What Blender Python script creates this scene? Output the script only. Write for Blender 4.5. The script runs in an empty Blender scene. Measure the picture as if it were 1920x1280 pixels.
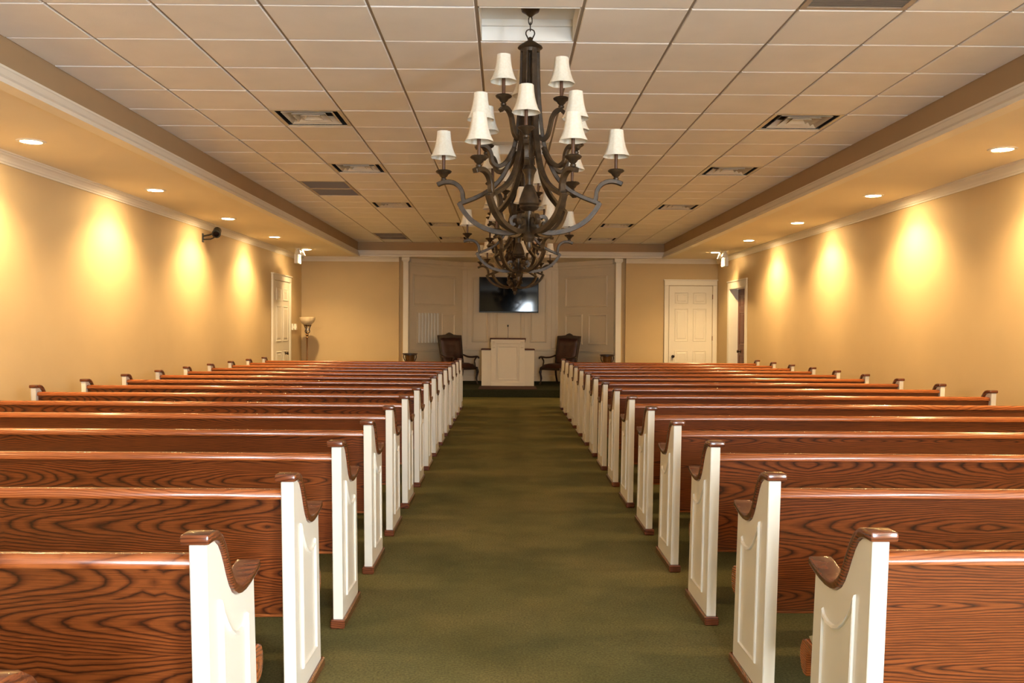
import bpy, bmesh, math, random
from mathutils import Vector, Matrix
random.seed(7)
scene = bpy.context.scene
C = scene.collection
PI = math.pi

# ------------------------------------------------------------------ camera
F_PX, YAW, PITCH, ROLL, CAM_H = 1663.7, 0.00708, 0.0157, 0.00659, 1.406
cy, sy, cp, sp, cr, sr = math.cos(YAW), math.sin(YAW), math.cos(PITCH), math.sin(PITCH), math.cos(ROLL), math.sin(ROLL)
Rz = Matrix(((cy, -sy, 0), (sy, cy, 0), (0, 0, 1)))
Rx = Matrix(((1, 0, 0), (0, cp, -sp), (0, sp, cp)))
Cv = Matrix(((1, 0, 0), (0, 0, -1), (0, 1, 0)))
Rr = Matrix(((cr, -sr, 0), (sr, cr, 0), (0, 0, 1)))
W2C = Rr @ Cv @ Rx @ Rz                      # rows: right, down, forward
cam_d = bpy.data.cameras.new('camera')
cam = bpy.data.objects.new('camera', cam_d); C.objects.link(cam)
cam_d.sensor_width = 36.0; cam_d.lens = F_PX * 36.0 / 1920.0
cam_d.clip_start = 0.05; cam_d.clip_end = 200
r_, d_, f_ = W2C[0], W2C[1], W2C[2]
cam.matrix_world = Matrix(((r_[0], -d_[0], -f_[0], 0), (r_[1], -d_[1], -f_[1], 0), (r_[2], -d_[2], -f_[2], CAM_H), (0, 0, 0, 1)))
scene.camera = cam

# ------------------------------------------------------------------ light levels
SKY_STRENGTH = 80.0
SPOT_W = 222.0
SPOT_COL = (1.0, 0.67, 0.30)
LENS_EMIT = 320.0
EXPOSURE = 0.24
w = bpy.data.worlds.new('world'); scene.world = w; w.use_nodes = True
bg = w.node_tree.nodes['Background']
bg.inputs[0].default_value = (0.80, 0.91, 1.0, 1); bg.inputs[1].default_value = SKY_STRENGTH
vs = scene.view_settings
vs.view_transform = 'Standard'; vs.look = 'None'; vs.gamma = 1.0; vs.exposure = EXPOSURE; vs.use_curve_mapping = False

# ------------------------------------------------------------------ room numbers (metres)
WL, WR, WF, WB = -4.45, 4.62, 19.35, -3.2      # walls: left, right, front (far), back (behind camera)
CZ, SZ = 3.22, 2.92                            # tile ceiling, lower soffit
CL, CR, CF, CB = -3.19, 3.40, 19.08, -2.5      # coffer edges
T, GX, GY = 0.6096, -0.7907, 5.06              # ceiling grid
YL, SL, XL = 2.233, 0.9146, -0.751             # left pews
YR, SR, XR = 2.302, 0.9142, 0.962              # right pews
PEW_L = 3.37
AY = 20.75                                     # alcove back wall
PLZ = 0.155                                    # platform height
LX_L, LX_R = -3.935, 4.13
LY = [2.25, 4.82, 7.39, 9.99, 12.59, 15.12, 17.53]

# ------------------------------------------------------------------ materials
def lin(c):
    return tuple(((v / 255) / 12.92 if v / 255 <= 0.04045 else ((v / 255 + 0.055) / 1.055) ** 2.4) for v in c) + (1.0,)
def new_mat(name):
    m = bpy.data.materials.new(name); m.use_nodes = True
    nt = m.node_tree; b = nt.nodes['Principled BSDF']
    return m, nt, b
def N(nt, kind, **kw):
    n = nt.nodes.new(kind)
    for k, v in kw.items(): setattr(n, k, v)
    return n
def mapped(nt, scale, rnd=True):
    tc = N(nt, 'ShaderNodeTexCoord')
    out = tc.outputs['Object']
    if rnd:
        oi = N(nt, 'ShaderNodeObjectInfo')
        mul = N(nt, 'ShaderNodeVectorMath', operation='MULTIPLY')
        cmb = N(nt, 'ShaderNodeCombineXYZ')
        for i in range(3): nt.links.new(oi.outputs['Random'], cmb.inputs[i])
        nt.links.new(cmb.outputs[0], mul.inputs[0]); mul.inputs[1].default_value = (31.7, 17.3, 23.9)
        add = N(nt, 'ShaderNodeVectorMath', operation='ADD')
        nt.links.new(out, add.inputs[0]); nt.links.new(mul.outputs[0], add.inputs[1]); out = add.outputs[0]
    mp = N(nt, 'ShaderNodeMapping'); mp.inputs['Scale'].default_value = scale
    nt.links.new(out, mp.inputs['Vector'])
    return mp.outputs[0]
def noise(nt, vec, scale=1.0, detail=2.0, rough=0.5):
    n = N(nt, 'ShaderNodeTexNoise'); n.inputs['Scale'].default_value = scale
    n.inputs['Detail'].default_value = detail; n.inputs['Roughness'].default_value = rough
    nt.links.new(vec, n.inputs['Vector']); return n.outputs['Fac']
def ramp(nt, fac, stops):
    r = N(nt, 'ShaderNodeValToRGB'); e = r.color_ramp.elements
    while len(e) < len(stops): e.new(0.5)
    for i, (p, c) in enumerate(stops): e[i].position = p; e[i].color = c
    nt.links.new(fac, r.inputs[0]); return r.outputs[0]
def bump(nt, b, h, strength, dist=0.01):
    bp = N(nt, 'ShaderNodeBump'); bp.inputs['Strength'].default_value = strength; bp.inputs['Distance'].default_value = dist
    nt.links.new(h, bp.inputs['Height']); nt.links.new(bp.outputs[0], b.inputs['Normal'])
def plain(name, rgb, rough=0.5, metal=0.0, var=0.06, vscale=6.0, bmp=0.0, bscale=200.0, coat=0.0, spec=0.5):
    m, nt, b = new_mat(name)
    c = lin(rgb); k = 1 - var
    f = noise(nt, mapped(nt, (1, 1, 1)), vscale, 3)
    col = ramp(nt, f, [(0.3, (c[0]*k, c[1]*k, c[2]*k, 1)), (0.7, c)])
    nt.links.new(col, b.inputs['Base Color'])
    b.inputs['Roughness'].default_value = rough; b.inputs['Metallic'].default_value = metal
    b.inputs['Coat Weight'].default_value = coat; b.inputs['Specular IOR Level'].default_value = spec
    if bmp: bump(nt, b, noise(nt, mapped(nt, (1, 1, 1)), bscale, 2), bmp, 0.002)
    return m
def math_n(nt, op, a, b=None, c=None):
    n = N(nt, 'ShaderNodeMath', operation=op)
    for i, v in enumerate((a, b, c)):
        if v is None: continue
        if isinstance(v, (int, float)): n.inputs[i].default_value = v
        else: nt.links.new(v, n.inputs[i])
    return n.outputs[0]
def oak(name, light, mid, dark, rough=0.32, coat=0.25, strip=0.15, ring=0.0125, axis='xz', tint=0.75):
    """flat-sawn oak: hyperbolic growth rings in glued strips, plus pores. grain runs along the first axis"""
    m, nt, b = new_mat(name)
    sep = N(nt, 'ShaderNodeSeparateXYZ'); nt.links.new(mapped(nt, (1, 1, 1)), sep.inputs[0])
    o = dict(x=sep.outputs[0], y=sep.outputs[1], z=sep.outputs[2])
    g, v, w_ = o[axis[0]], o[axis[1]], o[[q for q in 'xyz' if q not in axis][0]]
    zs = math_n(nt, 'DIVIDE', v, strip); idx = math_n(nt, 'FLOOR', zs)
    fr = math_n(nt, 'SUBTRACT', math_n(nt, 'FRACT', zs), 0.5)
    wn = N(nt, 'ShaderNodeTexWhiteNoise', noise_dimensions='1D'); nt.links.new(idx, wn.inputs['W'])
    sw = N(nt, 'ShaderNodeSeparateColor'); nt.links.new(wn.outputs['Color'], sw.inputs[0])
    warp = noise(nt, mapped(nt, (1.6, 1.6, 7) if axis == 'xz' else (2, 2, 2)), 1.0, 2, 0.5)
    zc = math_n(nt, 'MULTIPLY', math_n(nt, 'ADD', fr, math_n(nt, 'MULTIPLY', math_n(nt, 'SUBTRACT', sw.outputs[0], 0.5), 0.55)), strip)
    zc = math_n(nt, 'ADD', zc, math_n(nt, 'MULTIPLY', math_n(nt, 'SUBTRACT', warp, 0.5), 0.05))
    xx = math_n(nt, 'ADD', g, math_n(nt, 'MULTIPLY', sw.outputs[1], 5.0))
    pp = math_n(nt, 'PINGPONG', xx, 0.95)
    d = math_n(nt, 'MULTIPLY_ADD', pp, 0.115, math_n(nt, 'MULTIPLY', math_n(nt, 'ADD', w_, 40.0), 0.2))
    d = math_n(nt, 'ADD', d, math_n(nt, 'MULTIPLY', noise(nt, mapped(nt, (2.5, 2.5, 2.5)), 1.0, 1), 0.04))
    dd = math_n(nt, 'PINGPONG', d, 0.16)
    r = math_n(nt, 'SQRT', math_n(nt, 'ADD', math_n(nt, 'MULTIPLY', math_n(nt, 'MULTIPLY', zc, zc), 2.2), math_n(nt, 'MULTIPLY', dd, dd)))
    jit = noise(nt, mapped(nt, (14, 14, 60) if axis == 'xz' else (60, 60, 14)), 1.0, 2)
    r = math_n(nt, 'ADD', r, math_n(nt, 'MULTIPLY', jit, ring*0.45))
    f = math_n(nt, 'FRACT', math_n(nt, 'DIVIDE', r, ring))
    col = ramp(nt, f, [(0.0, lin(dark)), (0.14, lin(mid)), (0.38, lin(light)), (0.74, lin(light)), (0.90, lin(mid)), (1.0, lin(dark))])
    pore = noise(nt, mapped(nt, (9, 60, 330) if axis == 'xz' else (300, 300, 9)), 1.0, 2)
    pr = ramp(nt, pore, [(0.34, (0.5, 0.45, 0.40, 1)), (0.56, (1, 1, 1, 1))])
    mx = N(nt, 'ShaderNodeMix', data_type='RGBA', blend_type='MULTIPLY'); mx.inputs[0].default_value = tint
    nt.links.new(col, mx.inputs[6]); nt.links.new(pr, mx.inputs[7])
    big = noise(nt, mapped(nt, (0.7, 3, 3)), 1.0, 1)
    br = ramp(nt, big, [(0.3, (0.80, 0.76, 0.72, 1)), (0.7, (1, 1, 1, 1))])
    mx2 = N(nt, 'ShaderNodeMix', data_type='RGBA', blend_type='MULTIPLY'); mx2.inputs[0].default_value = 1.0
    nt.links.new(mx.outputs[2], mx2.inputs[6]); nt.links.new(br, mx2.inputs[7])
    nt.links.new(mx2.outputs[2], b.inputs['Base Color'])
    b.inputs['Roughness'].default_value = rough; b.inputs['Coat Weight'].default_value = coat; b.inputs['Coat Roughness'].default_value = 0.14
    bump(nt, b, pore, 0.05, 0.001)
    return m
M = {}
M['wall'] = plain('wall_paint', (205, 180, 139), 0.75, var=0.04, vscale=2.5, bmp=0.2, bscale=90, spec=0.3)
M['soffit'] = plain('soffit_paint', (234, 222, 200), 0.8, var=0.03, vscale=2, spec=0.25)
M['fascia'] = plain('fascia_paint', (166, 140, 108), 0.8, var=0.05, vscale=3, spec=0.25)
M['trim'] = plain('trim_paint', (232, 224, 210), 0.45, var=0.03, vscale=3)
M['white'] = plain('white_enamel', (232, 225, 212), 0.33, var=0.03, vscale=3, coat=0.15)
M['panelling'] = plain('panelling_paint', (228, 213, 188), 0.5, var=0.04, vscale=3)
M['tile'] = plain('tile_fissured', (241, 236, 234), 0.9, var=0.06, vscale=3, bmp=0.5, bscale=260, spec=0.2)
M['bar'] = plain('grid_bar_steel', (170, 156, 140), 0.6, var=0.04)
M['recess'] = plain('recess_white', (226, 224, 220), 0.6, var=0.03)
M['oak'] = oak('oak_stained', (128, 66, 27), (98, 46, 17), (48, 21, 8), ring=0.0105)
M['rail'] = oak('oak_rail', (176, 100, 52), (156, 84, 40), (118, 60, 28), rough=0.26, coat=0.35, strip=0.3, tint=0.45)
M['cap'] = oak('oak_cap_dark', (122, 66, 38), (102, 52, 30), (70, 34, 20), rough=0.25, coat=0.5, strip=0.3, tint=0.5)
M['satin'] = oak('satin_walnut_top', (110, 60, 36), (92, 48, 28), (64, 32, 20), rough=0.65, coat=0.0, strip=0.3, tint=0.5)
M['pulpit'] = plain('pulpit_paint', (236, 226, 208), 0.6, var=0.03, vscale=3)
M['mahog'] = oak('mahogany_door', (118, 62, 36), (96, 46, 26), (66, 30, 18), rough=0.5, coat=0.05, strip=0.2, axis='zy')
M['bronze'] = plain('bronze_brown', (74, 57, 39), 0.42, metal=0.3, var=0.6, vscale=26, bmp=0.6, bscale=110)
M['candle'] = plain('candle_sleeve_brown', (92, 58, 36), 0.4, var=0.3, vscale=20)
M['chain'] = plain('dark_iron', (54, 44, 36), 0.4, metal=0.6, var=0.2)
M['vent'] = plain('vent_enamel', (206, 196, 180), 0.35, var=0.05)
M['dark'] = plain('duct_dark', (34, 30, 24), 0.8, var=0.2)
M['grille'] = plain('grille_enamel', (178, 164, 150), 0.5, var=0.05)
M['black'] = plain('black_plastic', (18, 18, 18), 0.4, var=0.2)
M['screen'] = plain('screen_glass', (4, 5, 7), 0.05, var=0.1, spec=0.3)
M['leather'] = plain('oxblood_leather', (66, 34, 26), 0.42, var=0.35, vscale=12, bmp=0.3, bscale=150)
M['chairwood'] = plain('dark_walnut', (48, 26, 18), 0.35, var=0.3, vscale=10)
M['brass'] = plain('aged_brass', (150, 112, 74), 0.3, metal=0.9, var=0.2)
M['knob'] = plain('knob_dark_bronze', (52, 38, 28), 0.35, metal=0.7, var=0.2)
M['cushion'] = plain('cushion_pale', (172, 166, 140), 0.9, var=0.12, vscale=20, bmp=0.4, bscale=300)
M['plate'] = plain('switch_plate_white', (238, 234, 226), 0.4, var=0.02)
M['glassbowl'] = plain('alabaster_glass', (236, 214, 176), 0.25, var=0.2, vscale=10)
M['crystal'] = plain('crystal_ball', (230, 220, 210), 0.08, var=0.05)
M['rug'] = plain('rug_wine', (72, 38, 34), 0.95, var=0.3, vscale=30, bmp=0.6, bscale=300)
# carpet
m, nt, b = new_mat('carpet_olive')
n1 = noise(nt, mapped(nt, (1, 1, 1), False), 1.1, 4, 0.6)
n2 = noise(nt, mapped(nt, (1, 1, 1), False), 95, 3, 0.75)
c1 = ramp(nt, n1, [(0.30, lin((92, 90, 56))), (0.52, lin((112, 105, 66))), (0.72, lin((128, 116, 74)))])
c2 = ramp(nt, n2, [(0.30, (0.42, 0.42, 0.42, 1)), (0.70, (1.3, 1.3, 1.25, 1))])
mx = N(nt, 'ShaderNodeMix', data_type='RGBA', blend_type='MULTIPLY'); mx.inputs[0].default_value = 0.8
nt.links.new(c1, mx.inputs[6]); nt.links.new(c2, mx.inputs[7]); nt.links.new(mx.outputs[2], b.inputs['Base Color'])
b.inputs['Roughness'].default_value = 1.0; b.inputs['Specular IOR Level'].default_value = 0.1
bump(nt, b, n2, 0.7, 0.004); M['carpet'] = m
M['carpet_dark'] = plain('carpet_deep_green', (52, 54, 38), 1.0, var=0.3, vscale=60, bmp=0.6, bscale=200, spec=0.1)
# lamp shade fabric: diffuse + translucent
m, nt, b = new_mat('shade_linen')
tr = N(nt, 'ShaderNodeBsdfTranslucent'); tr.inputs[0].default_value = lin((240, 226, 200))
fz = noise(nt, mapped(nt, (1, 1, 1)), 80, 2)
nt.links.new(ramp(nt, fz, [(0.3, lin((238, 230, 212))), (0.7, lin((248, 242, 228)))]), b.inputs['Base Color'])
b.inputs['Roughness'].default_value = 0.8
ms = N(nt, 'ShaderNodeMixShader'); ms.inputs[0].default_value = 0.15
nt.links.new(b.outputs[0], ms.inputs[1]); nt.links.new(tr.outputs[0], ms.inputs[2])
nt.links.new(ms.outputs[0], nt.nodes['Material Output'].inputs[0]); M['shade'] = m
# lit downlight lens
m, nt, b = new_mat('lit_lens')
b.inputs['Base Color'].default_value = (0.9, 0.85, 0.75, 1)
b.inputs['Emission Color'].default_value = (1, 0.72, 0.36, 1); b.inputs['Emission Strength'].default_value = LENS_EMIT; M['lens'] = m
# window glass
m, nt, b = new_mat('window_glass')
gl = N(nt, 'ShaderNodeBsdfGlossy'); gl.inputs['Roughness'].default_value = 0.02
tp = N(nt, 'ShaderNodeBsdfTransparent'); ms = N(nt, 'ShaderNodeMixShader'); ms.inputs[0].default_value = 0.06
nt.links.new(tp.outputs[0], ms.inputs[1]); nt.links.new(gl.outputs[0], ms.inputs[2]); nt.links.new(ms.outputs[0], nt.nodes['Material Output'].inputs[0]); M['glass'] = m

# ------------------------------------------------------------------ mesh helpers
class MB:
    def __init__(s): s.v = []; s.f = []
    def add(s, vs, fs):
        o = len(s.v); s.v += [tuple(p) for p in vs]; s.f += [tuple(i + o for i in q) for q in fs]; return s
    def box(s, x0, x1, y0, y1, z0, z1):
        return s.add([(x0,y0,z0),(x1,y0,z0),(x1,y1,z0),(x0,y1,z0),(x0,y0,z1),(x1,y0,z1),(x1,y1,z1),(x0,y1,z1)],
                     [(0,3,2,1),(4,5,6,7),(0,1,5,4),(1,2,6,5),(2,3,7,6),(3,0,4,7)])
    def prism(s, poly, axis, a0, a1):
        n = len(poly)
        def P(a, q):
            return {'x': (a, q[0], q[1]), 'y': (q[0], a, q[1]), 'z': (q[0], q[1], a)}[axis]
        vs = [P(a0, q) for q in poly] + [P(a1, q) for q in poly]
        fs = [tuple(range(n)), tuple(range(n, 2*n))] + [(i, (i+1) % n, n+(i+1) % n, n+i) for i in range(n)]
        return s.add(vs, fs)
    def lathe(s, prof, seg=16, c=(0, 0, 0), rib=0.0, nrib=8, closed=False):
        vs = []; fs = []; n = len(prof)
        for k in range(seg):
            a = 2*PI*k/seg; mod = 1 - rib*abs(math.sin(a*nrib/2))
            for r, z in prof: vs.append((c[0]+r*mod*math.cos(a), c[1]+r*mod*math.sin(a), c[2]+z))
        for k in range(seg):
            k2 = (k+1) % seg
            for i in range(n if closed else n-1):
                j = (i+1) % n
                fs.append((k*n+i, k2*n+i, k2*n+j, k*n+j))
        if not closed:
            if prof[0][0] > 1e-4: fs.append(tuple(k*n for k in range(seg)))
            if prof[-1][0] > 1e-4: fs.append(tuple(k*n+n-1 for k in range(seg)))
        return s.add(vs, fs)
    def shell(s, prof, seg=24, rib=0.0, nrib=8, th=0.002):
        return s.lathe(prof + [(r-th, z) for r, z in reversed(prof)], seg, rib=rib, nrib=nrib, closed=True)
    def strap(s, path, wdt, th):
        """rectangular bar following path [(x,z)] in the XZ plane; wdt along Y, th in plane (number or list)"""
        n = len(path); vs = []; fs = []
        for i, (x, z) in enumerate(path):
            a = path[max(i-1, 0)]; b_ = path[min(i+1, n-1)]
            dx, dz = b_[0]-a[0], b_[1]-a[1]; l = math.hypot(dx, dz) or 1
            nx, nz = -dz/l, dx/l
            t = (th[i] if isinstance(th, list) else th)/2; w_ = (wdt[i] if isinstance(wdt, list) else wdt)/2
            vs += [(x+nx*t, -w_, z+nz*t), (x+nx*t, w_, z+nz*t), (x-nx*t, w_, z-nz*t), (x-nx*t, -w_, z-nz*t)]
        for i in range(n-1):
            o = i*4
            for k in range(4): fs.append((o+k, o+(k+1) % 4, o+4+(k+1) % 4, o+4+k))
        fs += [(0, 1, 2, 3), tuple(range(4*n-4, 4*n))]
        return s.add(vs, fs)
    def tube(s, path, rad, seg=8, close=False):
        pts = [Vector(p) for p in path]; n = len(pts); vs = []; fs = []
        up = Vector((0.13, 0.21, 0.97))
        for i, p in enumerate(pts):
            a = pts[(i-1) % n] if close else pts[max(i-1, 0)]; b_ = pts[(i+1) % n] if close else pts[min(i+1, n-1)]
            t = (b_-a).normalized(); u = t.cross(up)
            if u.length < 1e-3: u = t.cross(Vector((1, 0, 0)))
            u.normalize(); v = t.cross(u)
            r = rad[i] if isinstance(rad, list) else rad
            for k in range(seg):
                an = 2*PI*k/seg; vs.append(p+u*(r*math.cos(an))+v*(r*math.sin(an)))
        m_ = n if close else n-1
        for i in range(m_):
            o, q = i*seg, ((i+1) % n)*seg
            for k in range(seg): fs.append((o+k, o+(k+1) % seg, q+(k+1) % seg, q+k))
        if not close: fs += [tuple(range(seg)), tuple(range((n-1)*seg, n*seg))]
        return s.add(vs, fs)
    def mesh(s, name, bevel=0.0, smooth=False, segs=1):
        me = bpy.data.meshes.new(name); me.from_pydata(s.v, [], s.f)
        bm = bmesh.new(); bm.from_mesh(me)
        bmesh.ops.remove_doubles(bm, verts=bm.verts, dist=1e-5)
        bmesh.ops.recalc_face_normals(bm, faces=bm.faces)
        if bevel:
            ed = [e for e in bm.edges if len(e.link_faces) == 2 and e.calc_face_angle(0) > 0.6]
            bmesh.ops.bevel(bm, geom=ed, offset=bevel, segments=segs, affect='EDGES', profile=0.5, clamp_overlap=True)
        if smooth:
            for f in bm.faces: f.smooth = True
            for e in bm.edges:
                if len(e.link_faces) == 2 and e.calc_face_angle(0) > 0.7: e.smooth = False
        bm.to_mesh(me); bm.free(); return me
    def build(s, name, mat, parent=None, bevel=0.0, smooth=False, segs=1, loc=None, rz=None):
        return obj(name, s.mesh(name, bevel, smooth, segs), mat, parent, loc, rz)
def obj(name, me, mat=None, parent=None, loc=None, rz=None):
    o = bpy.data.objects.new(name, me); C.objects.link(o)
    if mat and not me.materials: me.materials.append(M[mat])
    if parent: o.parent = parent
    if loc: o.location = loc
    if rz is not None: o.rotation_euler = (0, 0, rz)
    return o
def thing(name, label, cat, loc=(0, 0, 0), rz=0, group=None):
    o = bpy.data.objects.new(name, None); o.empty_display_size = 0.1; C.objects.link(o)
    o.location = loc; o.rotation_euler = (0, 0, rz); return tag(o, label, cat, group)
def tag(o, label, cat, group=None, kind=None):
    o['label'] = label; o['category'] = cat
    if group: o['group'] = group
    if kind: o['kind'] = kind
    return o
def struct(o, label, cat): return tag(o, label, cat, kind='structure')
def copy_tree(o, parent=None):
    c = o.copy(); C.objects.link(c); c.parent = parent
    for ch in list(o.children): copy_tree(ch, c)
    return c
def inset(poly, d):
    """offset a polygon inwards (counter-clockwise order)"""
    n = len(poly); out = []
    for i in range(n):
        p0, p1, p2 = poly[i-1], poly[i], poly[(i+1) % n]
        def nrm(a, b_):
            dx, dy = b_[0]-a[0], b_[1]-a[1]; l = math.hypot(dx, dy) or 1; return (-dy/l, dx/l)
        n1, n2 = nrm(p0, p1), nrm(p1, p2)
        bx, by = n1[0]+n2[0], n1[1]+n2[1]; k = 1+n1[0]*n2[0]+n1[1]*n2[1]
        k = max(k, 0.35)
        out.append((p1[0]+bx/k*d, p1[1]+by/k*d))
    return out
def raised(poly, steps, place):
    """raised panel: loops poly inset by steps [(inset, height)]; place(u, v, h) -> point"""
    mb = MB(); vs = []; n = len(poly)
    for d, h in steps: vs += [place(u, v, h) for u, v in inset(poly, d)]
    fs = []
    for k in range(len(steps)-1):
        for i in range(n): fs.append((k*n+i, k*n+(i+1) % n, (k+1)*n+(i+1) % n, (k+1)*n+i))
    fs.append(tuple((len(steps)-1)*n+i for i in range(n)))
    fs.append(tuple(range(n)))
    return mb.add(vs, fs)
def rect(u0, u1, v0, v1): return [(u0, v0), (u1, v0), (u1, v1), (u0, v1)]

# ------------------------------------------------------------------ the setting
fl = MB().box(WL-.2, WR+.2, WB-.2, WF+2, -0.12, 0).build('floor', 'carpet')
struct(fl, 'olive green carpeted floor running down the aisle', 'floor')
def slab_wall(name, axis, pos, th, a0, a1, z1, holes, mat='wall'):
    """wall in plane axis=pos, thickness th outward, with rectangular holes (a0,a1,z0,z1)"""
    mb = MB()
    def bx(p, q, r, t):
        if q-p < 1e-4 or t-r < 1e-4: return
        lo, hi = min(pos, pos+th), max(pos, pos+th)
        if axis == 'x': mb.box(lo, hi, p, q, r, t)
        else: mb.box(p, q, lo, hi, r, t)
    cur = a0
    for h in sorted(holes):
        bx(cur, h[0], 0, z1); bx(h[0], h[1], 0, h[2]); bx(h[0], h[1], h[3], z1); cur = h[1]
    bx(cur, a1, 0, z1)
    return mb.build(name, mat)
WIN = [(0.52, 1.36, 0.25, 2.72)]
RWIN = (-2.9, -1.35, 0.45, 2.75)        # window in the right wall behind the camera
RD = (17.06, 18.32, 0, 2.25)      # opening of the dark wooden door, right wall
wl = slab_wall('wall_left', 'x', WL, -.15, WB, WF, 3.6, []); struct(wl, 'long tan wall on the left washed by downlights', 'wall')
wr = slab_wall('wall_right', 'x', WR, .3, WB, WF, 3.6, [RD, RWIN]); struct(wr, 'long tan wall on the right washed by downlights', 'wall')
wb = slab_wall('wall_back', 'y', WB, -.2, WL, WR, 3.6, WIN); struct(wb, 'tan wall with windows behind the camera', 'wall')
SLOT_L, SLOT_R = -2.33, 2.61
mb = MB(); mb.box(WL, SLOT_L, WF, WF+.15, 0, 3.6); mb.box(SLOT_R, WR, WF, WF+.15, 0, 3.6)
mb.box(SLOT_L-.0, SLOT_L+.14, WF+.08, WF+.35, 0, 3.6); mb.box(SLOT_R-.14, SLOT_R, WF+.08, WF+.35, 0, 3.6)
mb.box(SLOT_L-.05, SLOT_L, WF+.15, WF+.35, 0, 3.6); mb.box(SLOT_R, SLOT_R+.05, WF+.15, WF+.35, 0, 3.6)
struct(mb.build('wall_front', 'wall'), 'far tan wall either side of the panelled alcove', 'wall')

# windows behind the camera, daylight comes through them
WDEF = [(lambda u, z, h: (u, WB-.1+h, z), WIN[0], 'narrow tall window behind the camera', (PI/2, 0, 0)),
        (lambda u, z, h: (WR+.15-h, u, z), RWIN, 'wide window in the right wall behind the camera', (0, PI/2, 0))]
def obox(P, u0, u1, z0, z1, h0, h1):
    vs = [P(u0, z0, h0), P(u1, z0, h0), P(u1, z0, h1), P(u0, z0, h1), P(u0, z1, h0), P(u1, z1, h0), P(u1, z1, h1), P(u0, z1, h1)]
    return MB().add(vs, [(0, 3, 2, 1), (4, 5, 6, 7), (0, 1, 5, 4), (1, 2, 6, 5), (2, 3, 7, 6), (3, 0, 4, 7)])
for i, (P, (x0, x1, z0, z1), lb, rot) in enumerate(WDEF):
    wn = bpy.data.objects.new('window_%d' % (i+1), None); C.objects.link(wn); struct(wn, lb, 'window')
    for a in ((x0, x0+.05, z0, z1), (x1-.05, x1, z0, z1), (x0, x1, z0, z0+.05), (x0, x1, z1-.05, z1)):
        obox(P, *a, -.04, .04).build('window_frame', 'white', wn)
    cx = (x0+x1)/2; cz = (z0+z1)/2
    obox(P, cx-.015, cx+.015, z0, z1, -.02, .02).build('mullion', 'white', wn)
    obox(P, x0, x1, cz-.015, cz+.015, -.021, .021).build('mullion', 'white', wn)
    obox(P, x0+.05, x1-.05, z0+.05, z1-.05, -.003, .003).build('pane', 'glass', wn)
    ld = bpy.data.lights.new('daylight_portal', 'AREA'); ld.shape = 'RECTANGLE'
    ld.size, ld.size_y = (x1-x0, z1-z0) if i < 1 else (z1-z0, x1-x0)
    ld.cycles.is_portal = True
    lo = bpy.data.objects.new('daylight_portal', ld); C.objects.link(lo); lo.parent = wn
    lo.location = P(cx, cz, -.06); lo.rotation_euler = rot

# ceiling: backing slab, soffits, grid, tiles
ceil = MB().box(WL-.15, WR+.3, WB-.2, WF+1.6, CZ+.32, CZ+.40).build('ceiling', 'soffit')
struct(ceil, 'coffered ceiling of square white tiles with lower soffits around it', 'ceiling')
MB().box(WL, CL, WB, WF, SZ, CZ+.06).build('soffit', 'soffit', ceil)
MB().box(CR, WR, WB, WF, SZ, CZ+.06).build('soffit', 'soffit', ceil)
MB().box(CL, CR, CF, WF, SZ, CZ+.06).build('soffit', 'soffit', ceil)
MB().box(CL, CR, WB, CB, SZ, CZ+.06).build('soffit', 'soffit', ceil)
MB().box(-2.75, 3.0, WF, AY+.12, SZ, CZ+.33).build('soffit', 'soffit', ceil)
# drop faces of the coffer in a duller paint
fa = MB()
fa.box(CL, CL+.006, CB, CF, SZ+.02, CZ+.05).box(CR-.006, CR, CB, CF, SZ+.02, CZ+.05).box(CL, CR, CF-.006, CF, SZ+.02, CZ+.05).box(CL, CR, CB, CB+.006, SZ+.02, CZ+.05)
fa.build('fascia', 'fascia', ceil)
DIFF = {(-2, 4), (-2, 8), (-2, 13), (-1, 17), (-1, 21), (5, 4), (5, 8), (5, 13), (4, 17), (4, 21)}
GRIL = {(-3, 10), (-3, 11), (-3, 20), (-3, 21), (4, -1)}
CHAND = {(1, 0), (1, 6), (1, 12)}
GAP, DROP = 0.009, 0.010
def tile_mesh(wd, dp):
    mb = MB(); x0, x1, y0, y1 = GAP, wd-GAP, GAP, dp-GAP; b_ = 0.004
    o = [(x0, y0), (x1, y0), (x1, y1), (x0, y1)]; q = [(x0+b_, y0+b_), (x1-b_, y0+b_), (x1-b_, y1-b_), (x0+b_, y1-b_)]
    vs = [(a, c, DROP+.004) for a, c in o] + [(a, c, b_) for a, c in o] + [(a, c, 0) for a, c in q]
    fs = [(0, 1, 2, 3), (8, 9, 10, 11)]
    for k in range(4): fs += [(k, (k+1) % 4, 4+(k+1) % 4, 4+k), (4+k, 4+(k+1) % 4, 8+(k+1) % 4, 8+k)]
    return mb.add(vs, fs)
COLS = [(-4, CL, GX-3*T)] + [(c, GX+c*T, GX+(c+1)*T) for c in range(-3, 6)] + [(6, GX+6*T, CR)]
tm = {}
far = MB()
r0 = int(math.floor((CB-GY)/T))
for c, x0, x1 in COLS:
    for r in range(r0, 23):
        y0 = GY+r*T; y1 = min(y0+T, CF)
        if (c, r) in DIFF or (c, r) in GRIL or (c, r) in CHAND: continue
        if r < -1:
            y0 = max(y0, CB)
            if y1-y0 < .05: continue
            t_ = tile_mesh(x1-x0, y1-y0); far.add([(v[0]+x0, v[1]+y0, v[2]+CZ) for v in t_.v], t_.f); continue
        key = (round(x1-x0, 3), round(y1-y0, 3))
        if key not in tm: tm[key] = tile_mesh(x1-x0, y1-y0).mesh('ceiling_tile')
        obj('ceiling_tile', tm[key], 'tile', ceil, (x0, y0, CZ+random.uniform(-.0012, .0012)))
fo = far.build('ceiling_tile_field', 'tile', ceil); fo['kind'] = 'stuff'
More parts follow.
